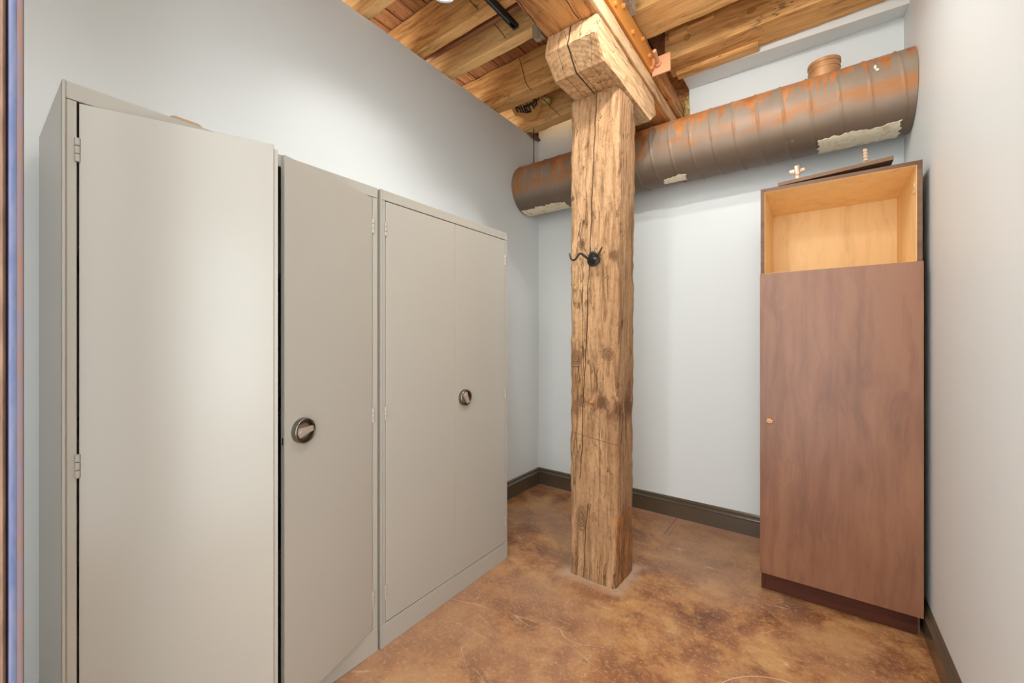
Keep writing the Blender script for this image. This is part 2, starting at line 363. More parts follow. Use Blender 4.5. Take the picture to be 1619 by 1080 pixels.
# duct: brown-grey paint, orange rust runs from the top, darker underside
t = NT('rusty_spiral_duct'); X, Y, Zz = t.xyz()
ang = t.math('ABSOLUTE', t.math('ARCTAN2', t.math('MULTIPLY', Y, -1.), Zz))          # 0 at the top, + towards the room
jag = t.math('MULTIPLY', t.math('SUBTRACT', t.noise(t.cxyz(X, 0., 0.), 17, 4, .8), .5), 5.2)
broadn = t.math('MULTIPLY', t.math('SUBTRACT', t.noise(t.cxyz(X, 3., 0.), 4.5, 2), .5), 2.0)
thr = t.math('ADD', t.math('ADD', jag, broadn), t.math('ADD', 1.12, t.math('MULTIPLY', t.math('SUBTRACT', t.noise(t.mp((1, 1, .3)), 26, 3), .5), .8)))
drip = t.mr(t.math('SUBTRACT', thr, ang), -.04, .05)
rust = t.ramp(t.noise(t.mp((1, 1, .5)), 12, 4, .6), [(.35, lin(160, 96, 48)), (.55, lin(192, 120, 60)), (.72, lin(196, 142, 92))])
body = t.mix(t.noise(t.co(), 6, 4), lin(126, 110, 94), lin(158, 140, 122))
col = t.mix(t.math('MULTIPLY', drip, .85), body, rust)
gold_sheen = t.math('MULTIPLY', t.mr(t.math('ABSOLUTE', t.math('SUBTRACT', ang, 1.75)), .35, .05), t.ramp(t.noise(t.mp((.4, 1, 1)), 9, 4, .7), [(.38, 0), (.58, .8)]))  # floor reflection painted in as a golden band, mixed with rusty patches
col = t.mix(gold_sheen, col, lin(172, 106, 38))
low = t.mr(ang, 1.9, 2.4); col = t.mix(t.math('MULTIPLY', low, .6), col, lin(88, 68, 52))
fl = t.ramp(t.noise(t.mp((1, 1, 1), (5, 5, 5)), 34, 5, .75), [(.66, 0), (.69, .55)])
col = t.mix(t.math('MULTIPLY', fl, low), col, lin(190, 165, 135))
t.bump(t.noise(t.co(), 20, 4), .15, .004)
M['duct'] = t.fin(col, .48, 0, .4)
t = NT('tan_stub'); M['stub'] = t.fin(t.ramp(t.noise(t.co(), 10, 4), [(.35, lin(166, 120, 78)), (.6, lin(196, 150, 104)), (.75, lin(190, 160, 128))]), .4, .2)
t = NT('peeled_mastic'); c = t.ramp(t.noise(t.co(), 24, 5, .7), [(.3, lin(190, 168, 130)), (.45, lin(232, 218, 188)), (.7, lin(240, 232, 210))])
t.bump(t.noise(t.co(), 40, 4), .5, .004); M['mastic'] = t.fin(c, .8)
t = NT('emissive_lens'); t.b.inputs['Emission Color'].default_value = (1, .98, .94, 1); t.b.inputs['Emission Strength'].default_value = 12
M['lens'] = t.fin((.9, .9, .9), .3)
# door frame: brown steel with bluish and tan streaks running up it
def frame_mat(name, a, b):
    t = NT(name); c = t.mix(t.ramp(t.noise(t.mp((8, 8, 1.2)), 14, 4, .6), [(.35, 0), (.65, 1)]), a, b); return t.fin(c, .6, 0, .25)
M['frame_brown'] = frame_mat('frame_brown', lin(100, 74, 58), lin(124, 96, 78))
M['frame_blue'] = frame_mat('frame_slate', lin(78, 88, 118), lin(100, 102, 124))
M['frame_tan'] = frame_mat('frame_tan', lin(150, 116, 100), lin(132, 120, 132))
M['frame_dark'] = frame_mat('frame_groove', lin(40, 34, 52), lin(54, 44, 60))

# ------------------------------------------------------------------ the setting
XL, XR, YB, YF = -2.06, .41, 3.20, -.10
ZT = Z(2.12)
bm = B(); box(bm, XL - .1, XR + .1, YF - 1.2, YB + .1, -.08, 0); tag(link('floor', bm, M['floor'], smooth=False), kind='structure')
bm = B(); box(bm, XL - .12, XL, -.72, YB + .12, 0, Z(1.838)); tag(link('wall_left', bm, M['wall'], smooth=False), kind='structure')
# back wall with the pocket that takes the girder end, and the boxed-out strip under the joist
bm = B()
box(bm, XL, XR, YB, YB + .12, 0, Z(1.45))
box(bm, XL, -1.13, YB, YB + .12, Z(1.45), Z(1.95))
box(bm, -.742, XR, YB, YB + .12, Z(1.45), Z(1.90))
tag(link('wall_back', bm, M['wall'], smooth=False), kind='structure')
bm = B()   # drywall return between back wall and the last joist, very slightly sloping
vs = [(-.742, YB, Z(1.842)), (XR, YB, Z(1.842)), (XR, 3.02, Z(1.80)), (-.742, 3.02, Z(1.838)), (-.742, YB, Z(1.95)), (XR, YB, Z(1.95)), (XR, 3.02, Z(1.95)), (-.742, 3.02, Z(1.95))]
v = [bm.verts.new(q) for q in vs]
for f in ((0, 1, 2, 3), (7, 6, 5, 4), (0, 4, 5, 1), (1, 5, 6, 2), (2, 6, 7, 3), (3, 7, 4, 0)): bm.faces.new([v[i] for i in f])
tag(link('trim_1', bm, M['wall'], smooth=False), kind='structure')
bm = B(); box(bm, XR, XR + .12, YF - .1, YB + .12, 0, Z(2.2)); tag(link('wall_right', bm, M['wall'], smooth=False), kind='structure')
bm = B(); box(bm, XL - .12, -.98, -.40, -.28, 0, Z(2.2)); tag(link('wall_front', bm, M['wall'], smooth=False), kind='structure')
bm = B(); box(bm, -1.16, -.70, YB + .03, YB + .12, Z(1.45), Z(2.1)); tag(link('trim_2', bm, M['girder'], smooth=False), kind='structure')
# ceiling: plank deck running away from the camera, gaps between the boards
bm = B(); x = XL - .62; i = 0
while x < XR + .25:
    w = .125 + rnd.uniform(-.012, .012); g = rnd.choice([.004, .006, .010, .014]); dz = rnd.uniform(-.003, .005)
    box(bm, x, x + w - g, YF - .65, YB + .12, ZT + dz, ZT + .04, .0015, seg=1); x += w
tag(link('ceiling', bm, M['deck'], smooth=False), kind='structure')
bm = B(); box(bm, XL - .62, XR + .3, YF - .7, YB + .2, ZT + .045, ZT + .07); box(bm, XL - .66, XL - .62, YF - .7, YB + .2, Z(1.6), ZT + .07); box(bm, XL - .62, XL - .0, YB, YB + .12, Z(1.6), ZT); tag(link('void_blackout', bm, M['black'], smooth=False), kind='structure')  # added black sheets: stop light leaks, stand in for shade behind gaps and joists
# baseboards with a moulded cap
def baseboard(name, p0, p1, nrm):
    prof = [(0, 0), (.017, 0), (.018, .101), (.0155, .103), (.0155, .106), (.022, .107), (.022, .109), (.0085, .124), (.0065, .125), (.0065, .130), (.010, .132), (.010, .136), (.0, .146)]
    bm = B(); a = [bm.verts.new((p0[0] + nrm[0] * q, p0[1] + nrm[1] * q, z)) for q, z in prof]
    b = [bm.verts.new((p1[0] + nrm[0] * q, p1[1] + nrm[1] * q, z)) for q, z in prof]
    for i in range(len(prof) - 1): bm.faces.new((a[i], a[i + 1], b[i + 1], b[i]))
    bm.faces.new(a); bm.faces.new(b[::-1])
    tag(link(name, bm, M['bronze_trim'], sharp=25), kind='structure')
baseboard('baseboard_left', (XL, -.28), (XL, YB), (1, 0)); baseboard('baseboard_back', (XL, YB), (XR, YB), (0, -1)); baseboard('baseboard_right', (XR, -.15), (XR, YB), (-1, 0))
# door frame standing just left of the camera, moulded steel
def prof_post(bm, pts, z0, z1, mats):
    a = [bm.verts.new((x, y, z0)) for x, y in pts]; b = [bm.verts.new((x, y, z1)) for x, y in pts]
    n = len(pts)
    for i in range(n): bm.faces.new((a[i], a[(i + 1) % n], b[(i + 1) % n], b[i])).material_index = mats[i]
    bm.faces.new(a[::-1]); bm.faces.new(b)
bm = B(); X0 = -.90; k = X0 / -1.5
s = lambda px: X0 * (lambda rd: (.595 * rd + .804) / (.804 * rd - .595))((px - 809.5) / 646)
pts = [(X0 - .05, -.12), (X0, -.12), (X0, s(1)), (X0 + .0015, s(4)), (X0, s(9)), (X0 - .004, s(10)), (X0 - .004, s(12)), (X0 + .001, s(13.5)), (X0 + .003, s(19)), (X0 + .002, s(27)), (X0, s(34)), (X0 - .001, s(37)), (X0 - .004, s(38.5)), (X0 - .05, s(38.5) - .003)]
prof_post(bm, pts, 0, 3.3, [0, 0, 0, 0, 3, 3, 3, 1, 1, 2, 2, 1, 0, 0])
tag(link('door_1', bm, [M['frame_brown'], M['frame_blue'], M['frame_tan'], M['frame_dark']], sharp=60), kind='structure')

# ------------------------------------------------------------------ timber column, capital, girder
def lean(v):
    v = v.copy(); q = v.z / 2.68
    v.x += (-.02 if False else .0) + .012 * q + (v.x + .985) * .045 * q
    return v
def colmod(v):
    v = lean(v)
    # worn hollow on the right arris half-way up, feathered foot
    if v.x > -.87 and v.y < 2.12:
        v.x -= .008 * math.exp(-((v.z - 1.12) / .07) ** 2); v.y += .006 * math.exp(-((v.z - 1.05) / .05) ** 2)
    return v
column = empty('timber_column', (-.985, 2.20, 0), 'rough old timber column standing free on the stained floor', 'column')
body = timber('shaft', -1.124, -.846, 2.067, 2.32, 0, Z(1.348), 'Z', M['column'], .0055, .012, 12, .018, origin=(-.985, 2.20, 0), parent=column, edge_amp=.7, mod=colmod)
bm = B(); lathe(bm, [(.0, .006), (.010, .006), (.0125, .003), (.0125, -.01)], 20, Matrix.Translation((-.985 + .005, 2.064, .99)) @ Matrix.Rotation(R(90), 4, 'X'))
link('peg', bm, M['girder'], column, (-column.location.x, -column.location.y, 0))

def prism_x(name, prof, x0, x1, m, origin, amp=.004, sub=.03, nx=10, side_mat=0, end_mat=1, parent=None):
    """outline in (y,z) swept across x with uneven surfaces"""
    pts = []
    for (a, b) in zip(prof, prof[1:] + prof[:1]):
        d = math.hypot(b[0] - a[0], b[1] - a[1]); k = max(1, int(d / sub))
        for j in range(k): pts.append((a[0] + (b[0] - a[0]) * j / k, a[1] + (b[1] - a[1]) * j / k))
    bm = B(); org = Vector(origin); rings = []
    cy = sum(p[0] for p in pts) / len(pts); cz = sum(p[1] for p in pts) / len(pts)
    xs = [x0, x0 + .008] + [x0 + .008 + (x1 - x0 - .016) * j / nx for j in range(1, nx)] + [x1 - .008, x1]
    for i, x in enumerate(xs):
        ins = .008 if i in (0, len(xs) - 1) else 0
        ring = []
        for (y, z) in pts:
            v = Vector((x, y, z)); d = Vector((0, y - cy, z - cz)).normalized()
            v += d * (noise.noise(v * 7) * amp + noise.noise(v * 25) * amp * .5 - ins)
            v.x += noise.noise(v * 8 + Vector((3, 1, 2))) * amp * (1 if abs(x - (x0 + x1) / 2) > .1 else 0)
            ring.append(bm.verts.new(v - org))
        rings.append(ring)
    N = len(pts)
    for r0, r1 in zip(rings, rings[1:]):
        for j in range(N):
            f = bm.faces.new((r0[j], r0[(j + 1) % N], r1[(j + 1) % N], r1[j])); f.material_index = end_mat
    for r, flip in ((rings[0], True), (rings[-1], False)):
        # concentric rings so that the sawn side can be uneven too
        c = sum((q.co for q in r), Vector()) / N; prev = r
        for s_ in (.92, .8, .62, .4, .2):
            cur = []
            for q in r:
                p = c + (q.co - c) * s_; p.x += noise.noise((p + org) * 9) * amp * 1.3 + noise.noise((p + org) * 30) * amp * .5
                cur.append(bm.verts.new(p))
            for j in range(N):
                f = bm.faces.new((prev[j], prev[(j + 1) % N], cur[(j + 1) % N], cur[j])); f.material_index = side_mat
            prev = cur
        f = bm.faces.new(prev); f.material_index = side_mat
    return link(name, bm, m, parent, org, sharp=33)
cap = prism_x('timber_capital', [(2.60, Z(1.528)), (1.772, Z(1.528)), (1.748, Z(1.428)), (1.85, Z(1.346)), (2.53, Z(1.346)), (2.64, Z(1.428))],
              -1.092, -.812, [M['capital'], M['capital_end']], (-.95, 2.2, Z(1.346)), .005)
tag(cap, 'pale rough oak bolster block with a long dark split, on top of the column', 'timber block')
girder = empty('timber_girder', (-.96, 1.6, Z(1.534)), 'heavy dark-stained ceiling girder resting on the bolster block above the column', 'beam')
def gm(v):
    v = v.copy()
    if v.z < Z(1.56) and v.x < -1.05: v.x += noise.noise(Vector((0, v.y * 5, 0))) * .012
    return v
timber('beam', -1.098, -.822, .15, 3.24, Z(1.534), Z(1.85), 'Y', M['girder'], .005, .010, 8, .04, origin=girder.location, parent=girder, mod=gm)
timber('splice_board', -.826, -.806, .3, 3.22, Z(1.540), Z(1.622), 'Y', M['capital'], .003, .003, 5, .025, parent=girder)
timber('splice_board', -.824, -.790, 2.57, 3.22, Z(1.635), Z(1.745), 'Y', M['girder'], .004, .003, 5, .025, parent=girder)
timber('splice_board', -.806, -.776, 2.539, 3.22, Z(1.618), Z(1.70), 'Y', M['girder'], .002, .002, 5, .025, parent=girder)

# steel splice plate, its bolts and the end bracket with its tie rod: bolted to the girder, so parts of it
def sub(name, bm, m, parent=girder, **k): return link(name, bm, m, parent, -parent.location, **k)
bm = B(); box(bm, -.806, -.797, 1.2, 2.535, Z(1.637), Z(1.752), .001); box(bm, -.822, -.797, 1.2, 2.535, Z(1.632), Z(1.640), .001)
plate = sub('steel_plate', bm, M['orange_steel']); plate['label'] = 'ochre painted steel plate with a row of bolts'
bm = B(); box(bm, -.80, -.692, 2.525, 2.537, Z(1.612), Z(1.722), .0015); brk = sub('bracket', bm, M['tan_steel'])
bm = B(); MX = Matrix.Translation((-.763, 2.525, Z(1.672))) @ Matrix.Rotation(R(90), 4, 'X') @ Matrix.Rotation(R(8), 4, 'Y')
lathe(bm, [(0, .022), (.019, .022), (.021, .019), (.021, -.002), (0, -.002)], 6, MX); lathe(bm, [(0, .135), (.0105, .135), (.0115, .130), (.0115, .0), (0, 0)], 14, MX)
o = link('tie_rod', bm, M['tan_steel'], brk)
for (y, z) in ((1.93, 1.665), (2.04, 1.725), (2.175, 1.672), (2.335, 1.728), (2.455, 1.70), (2.50, 1.652)):
    bm = B(); lathe(bm, [(0, .014), (.0095, .014), (.0105, .011), (.0105, 0), (0, 0)], 6, Matrix.Translation((-.797, y, Z(z))) @ Matrix.Rotation(R(90), 4, 'Y'))
    lathe(bm, [(.0, .003), (.014, .003), (.014, 0), (0, 0)], 18, Matrix.Translation((-.797, y, Z(z))) @ Matrix.Rotation(R(90), 4, 'Y')); link('bolt', bm, M['orange_steel'], plate)

# ------------------------------------------------------------------ joists
JZ = Z(1.85)
def joist(x0, x1, y0, y1, mat, label, zb=1.85, amp=.004, mod=None):
    o = timber('ceiling_joist', x0, x1, y0, y1, Z(zb), ZT - .002, 'X', mat, amp, .005, 5, .04, mod=mod)
    tag(o, label, 'joist'); return o
LX0, LX1 = XL - .60, -1.10
joist(LX0, -.98, 1.356, 1.416, M['joist'], 'thin pale joist nearest the camera, crossing the top left corner of the ceiling', amp=.003)
joist(LX0, -.98, 1.752, 1.822, M['joist2'], 'ceiling joist beside the brown pipe, on the side towards the lit lamp head', amp=.004)
joist(LX0, -.98, 2.022, 2.096, M['joist'], 'ceiling joist that carries the free end of the black track', amp=.003)
joist(LX0, -.98, 2.488, 2.63, M['joist2'], 'wide ceiling joist left of the column, directly before the lettered insulation', amp=.005)
def notch(v):
    v = v.copy()
    if v.z < Z(1.88): v.z += .012 * math.sin((v.x + 2.0) * 3.5) - .004
    return v
joist(LX0, -.98, 2.955, 3.07, M['joist'], 'joist against the back wall over the left end of the duct, uneven lower edge', zb=1.848, amp=.006, mod=notch)
rb = joist(-.94, XR + .1, 2.262, 2.53, M['joist'], 'broad honey-coloured joist right of the column with a round knot in its side', amp=.004)
ra = empty('ceiling_joist', (-.2, 2.90, JZ), 'lowest joist over the duct, ragged lower lip that stops part way along', 'joist')
def lip(v):
    v = v.copy(); 
    return v
timber('beam', -.80, XR + .1, 2.790, 3.012, JZ, ZT - .002, 'X', M['joist2'], .004, .006, 8, .04, origin=ra.location, parent=ra)
timber('lip', -.766, -.28, 2.935, 3.018, Z(1.826), Z(1.856), 'X', M['joist2'], .004, .007, 4, .03, parent=ra)
timber('cleat', -.766, -.655, 2.760, 2.792, Z(1.968), Z(2.012), 'X', M['joist'], .002, .003, 3, .03, parent=ra)
timber('cleat', -.655, -.50, 2.775, 2.792, Z(2.0), Z(2.014), 'X', M['joist'], .002, .002, 3, .03, parent=ra)
tag(timber('wooden_block', -1.335, -1.275, 2.0, 2.06, Z(1.778), Z(1.85), 'Z', M['grey_wood'], .002, .003, 3, .02), 'small weathered grey block under a joist left of the bolster block', 'wood block')
tag(timber('wooden_block', -.798, -.772, 1.9, 2.17, Z(1.756), Z(1.90), 'Z', M['grey_wood'], .002, .003, 3, .02), 'grey end block standing above the ochre steel plate', 'wood block')

# ------------------------------------------------------------------ ceiling clutter
bm = B(); tube(bm, [(XL - .3, 1.925, Z(1.937)), (-1.05, 1.925, Z(1.937))], .017, 20)
tag(link('ceiling_pipe', bm, M['copper']), 'thin brown pipe running between two joists under the deck', 'pipe')
track = empty('light_track', (-1.41, 1.94, Z(1.85)), 'black lighting track under the joists, ending left of the column', 'track')
bm = B()
for x0, x1, z0, z1 in ((-.0185, -.0145, -.022, 0), (.0145, .0185, -.022, 0), (-.0185, .0185, -.004, 0), (-.0185, -.009, -.022, -.019), (.009, .0185, -.022, -.019)):
    box(bm, -1.41 + x0, -1.41 + x1, .35, 1.94, JZ + z0, JZ + z1, .0006, seg=1)
sub('rail', bm, M['black'], track)
bm = B(); box(bm, -1.429, -1.391, 1.936, 1.946, JZ - .023, JZ, .001); sub('end_cap', bm, M['black'], track)
bm = B(); box(bm, -1.4235, -1.4215, 1.62, 1.90, JZ - .016, JZ - .006); sub('contact_strip', bm, M['white_strip'], track)
lamp = empty('track_lamp', HEAD, 'lit track lamp head at the top edge, left of the black track end', 'lamp')
MT = Matrix.Rotation(R(14), 4, 'X') @ Matrix.Rotation(R(12), 4, 'Y')
bm = B(); lathe(bm, [(.0, .12), (.022, .12), (.034, .10), (.044, .04), (.047, 0), (.044, 0), (.042, .012), (.03, .05), (0, .06)], 32, MT); link('lamp_housing', bm, M['black'], lamp)
bm = B(); lathe(bm, [(0, .006), (.028, .004), (.0415, .010), (.0415, .014), (0, .014)], 32, MT); link('lens', bm, M['lens'], lamp)
bm = B(); tube(bm, [MT @ Vector((0, 0, .115)), (0, 0, JZ - HEAD.z - .028)], .006, 10); box(bm, -.016, .016, -.045, .045, JZ - HEAD.z - .045, JZ - HEAD.z - .022, .002); link('arm', bm, M['black'], lamp)
tag(timber('wooden_block', -1.52, -1.30, .34, .40, JZ, ZT - .002, 'X', M['joist'], .002, .004, 3, .03), 'joist end block above the near end of the track', 'wood block')
def un(px, py, Y):
    rd = (px - 809.5) / 646; xd = .804 * rd - .595; yd = .595 * rd + .804; k = Y / yd
    return (xd * k, Y, CAM_Z + (537 - py) / 646 * k)
# bent wires / nails poking from the joists
for pts, lab in (([un(821, 92, 2.47), un(825, 106, 2.46), un(828, 118, 2.455), un(831, 130, 2.46), un(836, 138, 2.47), un(841, 143, 2.486)], 'thin dark wire curling down the face of the wide joist left of the column'),
                 ([un(856, 154, 2.72), un(870, 168, 2.82), un(886, 183, 2.952)], 'straight dark wire slanting across the gap beside the lettered insulation'),
                 ([un(778, 33, 1.98), un(785, 42, 1.975), un(793, 51, 1.99), un(800, 61, 2.02)], 'dark bent wire below the brown pipe, beside the black track'),
                 ([un(742, 0, 1.735), un(750, 8, 1.73), un(756, 15, 1.75)], 'short dark wire above the brown pipe near the lamp')):
    bm = B(); tube(bm, pts, .0022, 6); tag(link('bent_wire', bm, M['black_steel']), lab, 'wire', 'wires hanging from the joists')
# kraft-faced insulation scrap with printed letters
scrap = empty('insulation_scrap', (-1.87, 2.8, Z(1.93)), 'crumpled kraft-faced insulation with black lettering, stuffed between joists left of the column', 'insulation')
def kraft_pt(u, v):   # u along x, v front-down
    x = -2.05 + .34 * u; v = v * (.45 + .55 * math.sin(math.pi * min(1, u * .9 + .12))); y = 2.655 + .24 * v; z = Z(2.03) - .16 * v * (1.1 - .75 * u * u) - .008 * math.sin(u * 9 + v * 4)
    return Vector((x, y, z))
bm = B(); nu, nv = 28, 14; g = []
for s_ in (0, 1):
    g.append([[bm.verts.new(kraft_pt(i / nu, j / nv) + Vector((0, 0, .003 * s_ + noise.noise(kraft_pt(i / nu, j / nv) * 25) * .006)) - scrap.location) for j in range(nv + 1)] for i in range(nu + 1)])
for i in range(nu):
    for j in range(nv):
        for s_ in (0, 1): bm.faces.new((g[s_][i][j], g[s_][i + 1][j], g[s_][i + 1][j + 1], g[s_][i][j + 1]))
for i in range(nu):
    for j in (0, nv): bm.faces.new((g[0][i][j], g[0][i + 1][j], g[1][i + 1][j], g[1][i][j]))
for j in range(nv):
    for i in (0, nu): bm.faces.new((g[0][i][j], g[0][i][j + 1], g[1][i][j + 1], g[1][i][j]))
link('paper_facing', bm, M['kraft'], scrap, sharp=60)
def blob(name, c, r, m, parent=None, loc=None, seed=0, f=14, amp=.35):
    bm = B(); bmesh.ops.create_icosphere(bm, subdivisions=4, radius=1)
    for v in bm.verts:
        s_ = 1 + noise.noise(v.co * 2.2 + Vector((seed, 0, 0))) * amp + noise.noise(v.co * f * .5 + Vector((0, seed, 0))) * amp * .4
        v.co = Vector((v.co.x * r[0], v.co.y * r[1], v.co.z * r[2])) * s_ + Vector(c)
    return link(name, bm, m, parent, loc, sharp=80)
blob('fibre', (-1.735 + 1.87, 2.82 - 2.8, .0), (.035, .05, .03), M['insul'], scrap, seed=2)
cu = bpy.data.curves.new('letters', 'FONT'); cu.body = 'certain'; cu.size = .088; cu.extrude = .0008; cu.align_x = 'CENTER'; cu.align_y = 'CENTER'; cu.offset = .002
to = bpy.data.objects.new('letters', cu); COL.objects.link(to); dg = bpy.context.evaluated_depsgraph_get()
me = bpy.data.meshes.new_from_object(to.evaluated_get(dg)); bpy.data.objects.remove(to)
me.materials.append(M['ink'])
# letters lie on the underside of the paper, upside down as seen from the room
tv = (kraft_pt(.6, .6) - kraft_pt(.6, .2)).normalized(); ux = Vector((-1, 0, 0)); nn = ux.cross(tv).normalized()
for v in me.vertices:
    u = .46 - v.co.x / .34; w = .62 - v.co.y / .20
    p = kraft_pt(u, w); v.co = p + Vector((0, -.3, -1)).normalized() * (.011 - v.co.z) - scrap.location
lo = bpy.data.objects.new('lettering', me); COL.objects.link(lo); lo.parent = scrap
tag(blob('insulation_wad', (0, 0, 0), (.020, .03, .085), M['insul'], None, (-.757, 3.20, Z(1.70)), 5), 'yellow insulation wad in the wall pocket beside the girder end', 'insulation')
tag(blob('rubble', (0, 0, 0), (.03, .09, .014), M['rubble'], None, (-2.045, 3.10, Z(1.84)), 8, 12, .35), 'dark crumbled mortar at the top of the far left corner', 'rubble')

# ------------------------------------------------------------------ spiral duct
DY, DZ, DR = 2.981, Z(1.308), .210
duct = empty('air_duct', (-.8, DY, DZ), 'long rust-streaked brown spiral air duct spanning the back wall', 'duct')
bm = B(); xs0, xs1 = XL + .002 + .8, XR - .002 + .8; nx, na = 560, 72; rings = []
for i in range(nx + 1):
    x = xs0 + (xs1 - xs0) * i / nx; ring = []
    for k in range(na):
        a = 2 * math.pi * k / na; ph = (x / .125 + a / (2 * math.pi) * 1.0) % 1.0; d = min(ph, 1 - ph) * .125
        r = DR - .003 + (.0045 if d < .003 else (.002 if d < .0065 else 0)) + noise.noise(Vector((x * 3, math.cos(a) * 1.5, math.sin(a) * 1.5))) * .002
        ring.append(bm.verts.new((x, r * math.sin(a), r * math.cos(a))))
    rings.append(ring)
for r0, r1 in zip(rings, rings[1:]):
    for k in range(na): bm.faces.new((r0[k], r0[(k + 1) % na], r1[(k + 1) % na], r1[k]))
bm.faces.new(rings[0]); bm.faces.new(rings[-1][::-1])
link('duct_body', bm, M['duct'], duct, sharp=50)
def shell(x0, x1, a0, a1, name, m, ragged=.12):   # angles from the bottom, + towards the room
    bm = B(); nx, na = 80, 26; g = [[], []]
    for i in range(nx + 1):
        x = x0 + (x1 - x0) * i / nx; e = ragged * (noise.noise(Vector((x * 9, 1, 0))) + .6 * noise.noise(Vector((x * 40, 4, 0))))
        tp = min(1, min(i, nx - i) / 3)
        for s_ in (0, 1):
            row = []
            for j in range(na + 1):
                a = a0 + (a1 + e - a0) * (j / na); xx = x + .02 * noise.noise(Vector((a * 9, x0, 0))) * (1 if i in (0, nx) else 0)
                r = DR + .0005 + s_ * .004 * (.7 + .6 * noise.noise(Vector((xx * 30, a * 8, 0))))
                row.append(bm.verts.new((xx, -r * math.sin(a), -r * math.cos(a))))
            g[s_].append(row)
    for i in range(nx):
        for j in range(na):
            for s_ in (0, 1): bm.faces.new((g[s_][i][j], g[s_][i + 1][j], g[s_][i + 1][j + 1], g[s_][i][j + 1]))
    for i in range(nx):
        for j in (0, na): bm.faces.new((g[0][i][j], g[0][i + 1][j], g[1][i + 1][j], g[1][i][j]))
    for j in range(na):
        for i in (0, nx): bm.faces.new((g[0][i][j], g[0][i][j + 1], g[1][i][j + 1], g[1][i][j]))
    o = link(name, bm, m, duct, sharp=60); o['label'] = 'patch of cream peeled coating'
shell(XL + .02 + .8, -1.62 + .8, -.25, .42, 'coating_patch', M['mastic'])
shell(-.84 + .8, -.70 + .8, .1, .36, 'coating_patch', M['mastic'], .12)
shell(.02 + .8, .36 + .8, -.25, .52, 'coating_patch', M['mastic'], .10)
bm = B(); lathe(bm, [(.092, -.04), (.092, .065), (.096, .067), (.096, .072), (.092, .074), (.092, .115), (.098, .118), (.098, .15), (.094, .153), (0, .155)], 48, Matrix.Translation((.045 + .8, .0, DR - .005)) @ Matrix.Diagonal((.80, .80, .58, 1)))
link('branch_stub', bm, M['stub'], duct, sharp=30)
bm = B(); lathe(bm, [(0, .002), (.006, .002), (.005, 0)], 7, Matrix.Translation((.25 + .8, -.196, .085)) @ Matrix.Rotation(R(65), 4, 'X') @ Matrix.Diagonal((1, 2.8, 1, 1)))
lathe(bm, [(0, .002), (.008, .002), (.006, 0)], 7, Matrix.Translation((.258 + .8, -.198, .068)) @ Matrix.Rotation(R(68), 4, 'X') @ Matrix.Diagonal((1, 1.2, 1, 1)))
o = link('paint_chip', bm, M['mastic'], duct); o['label'] = 'small cream chip'
bm = B(); tube(bm, [(-1.975, 2.99, Z(1.50)), (-1.975, 2.99, Z(1.865))], .004, 8)
tag(link('hanger_rod', bm, M['black_steel']), 'thin black rod hanging the duct from the joist, at the left corner', 'rod')

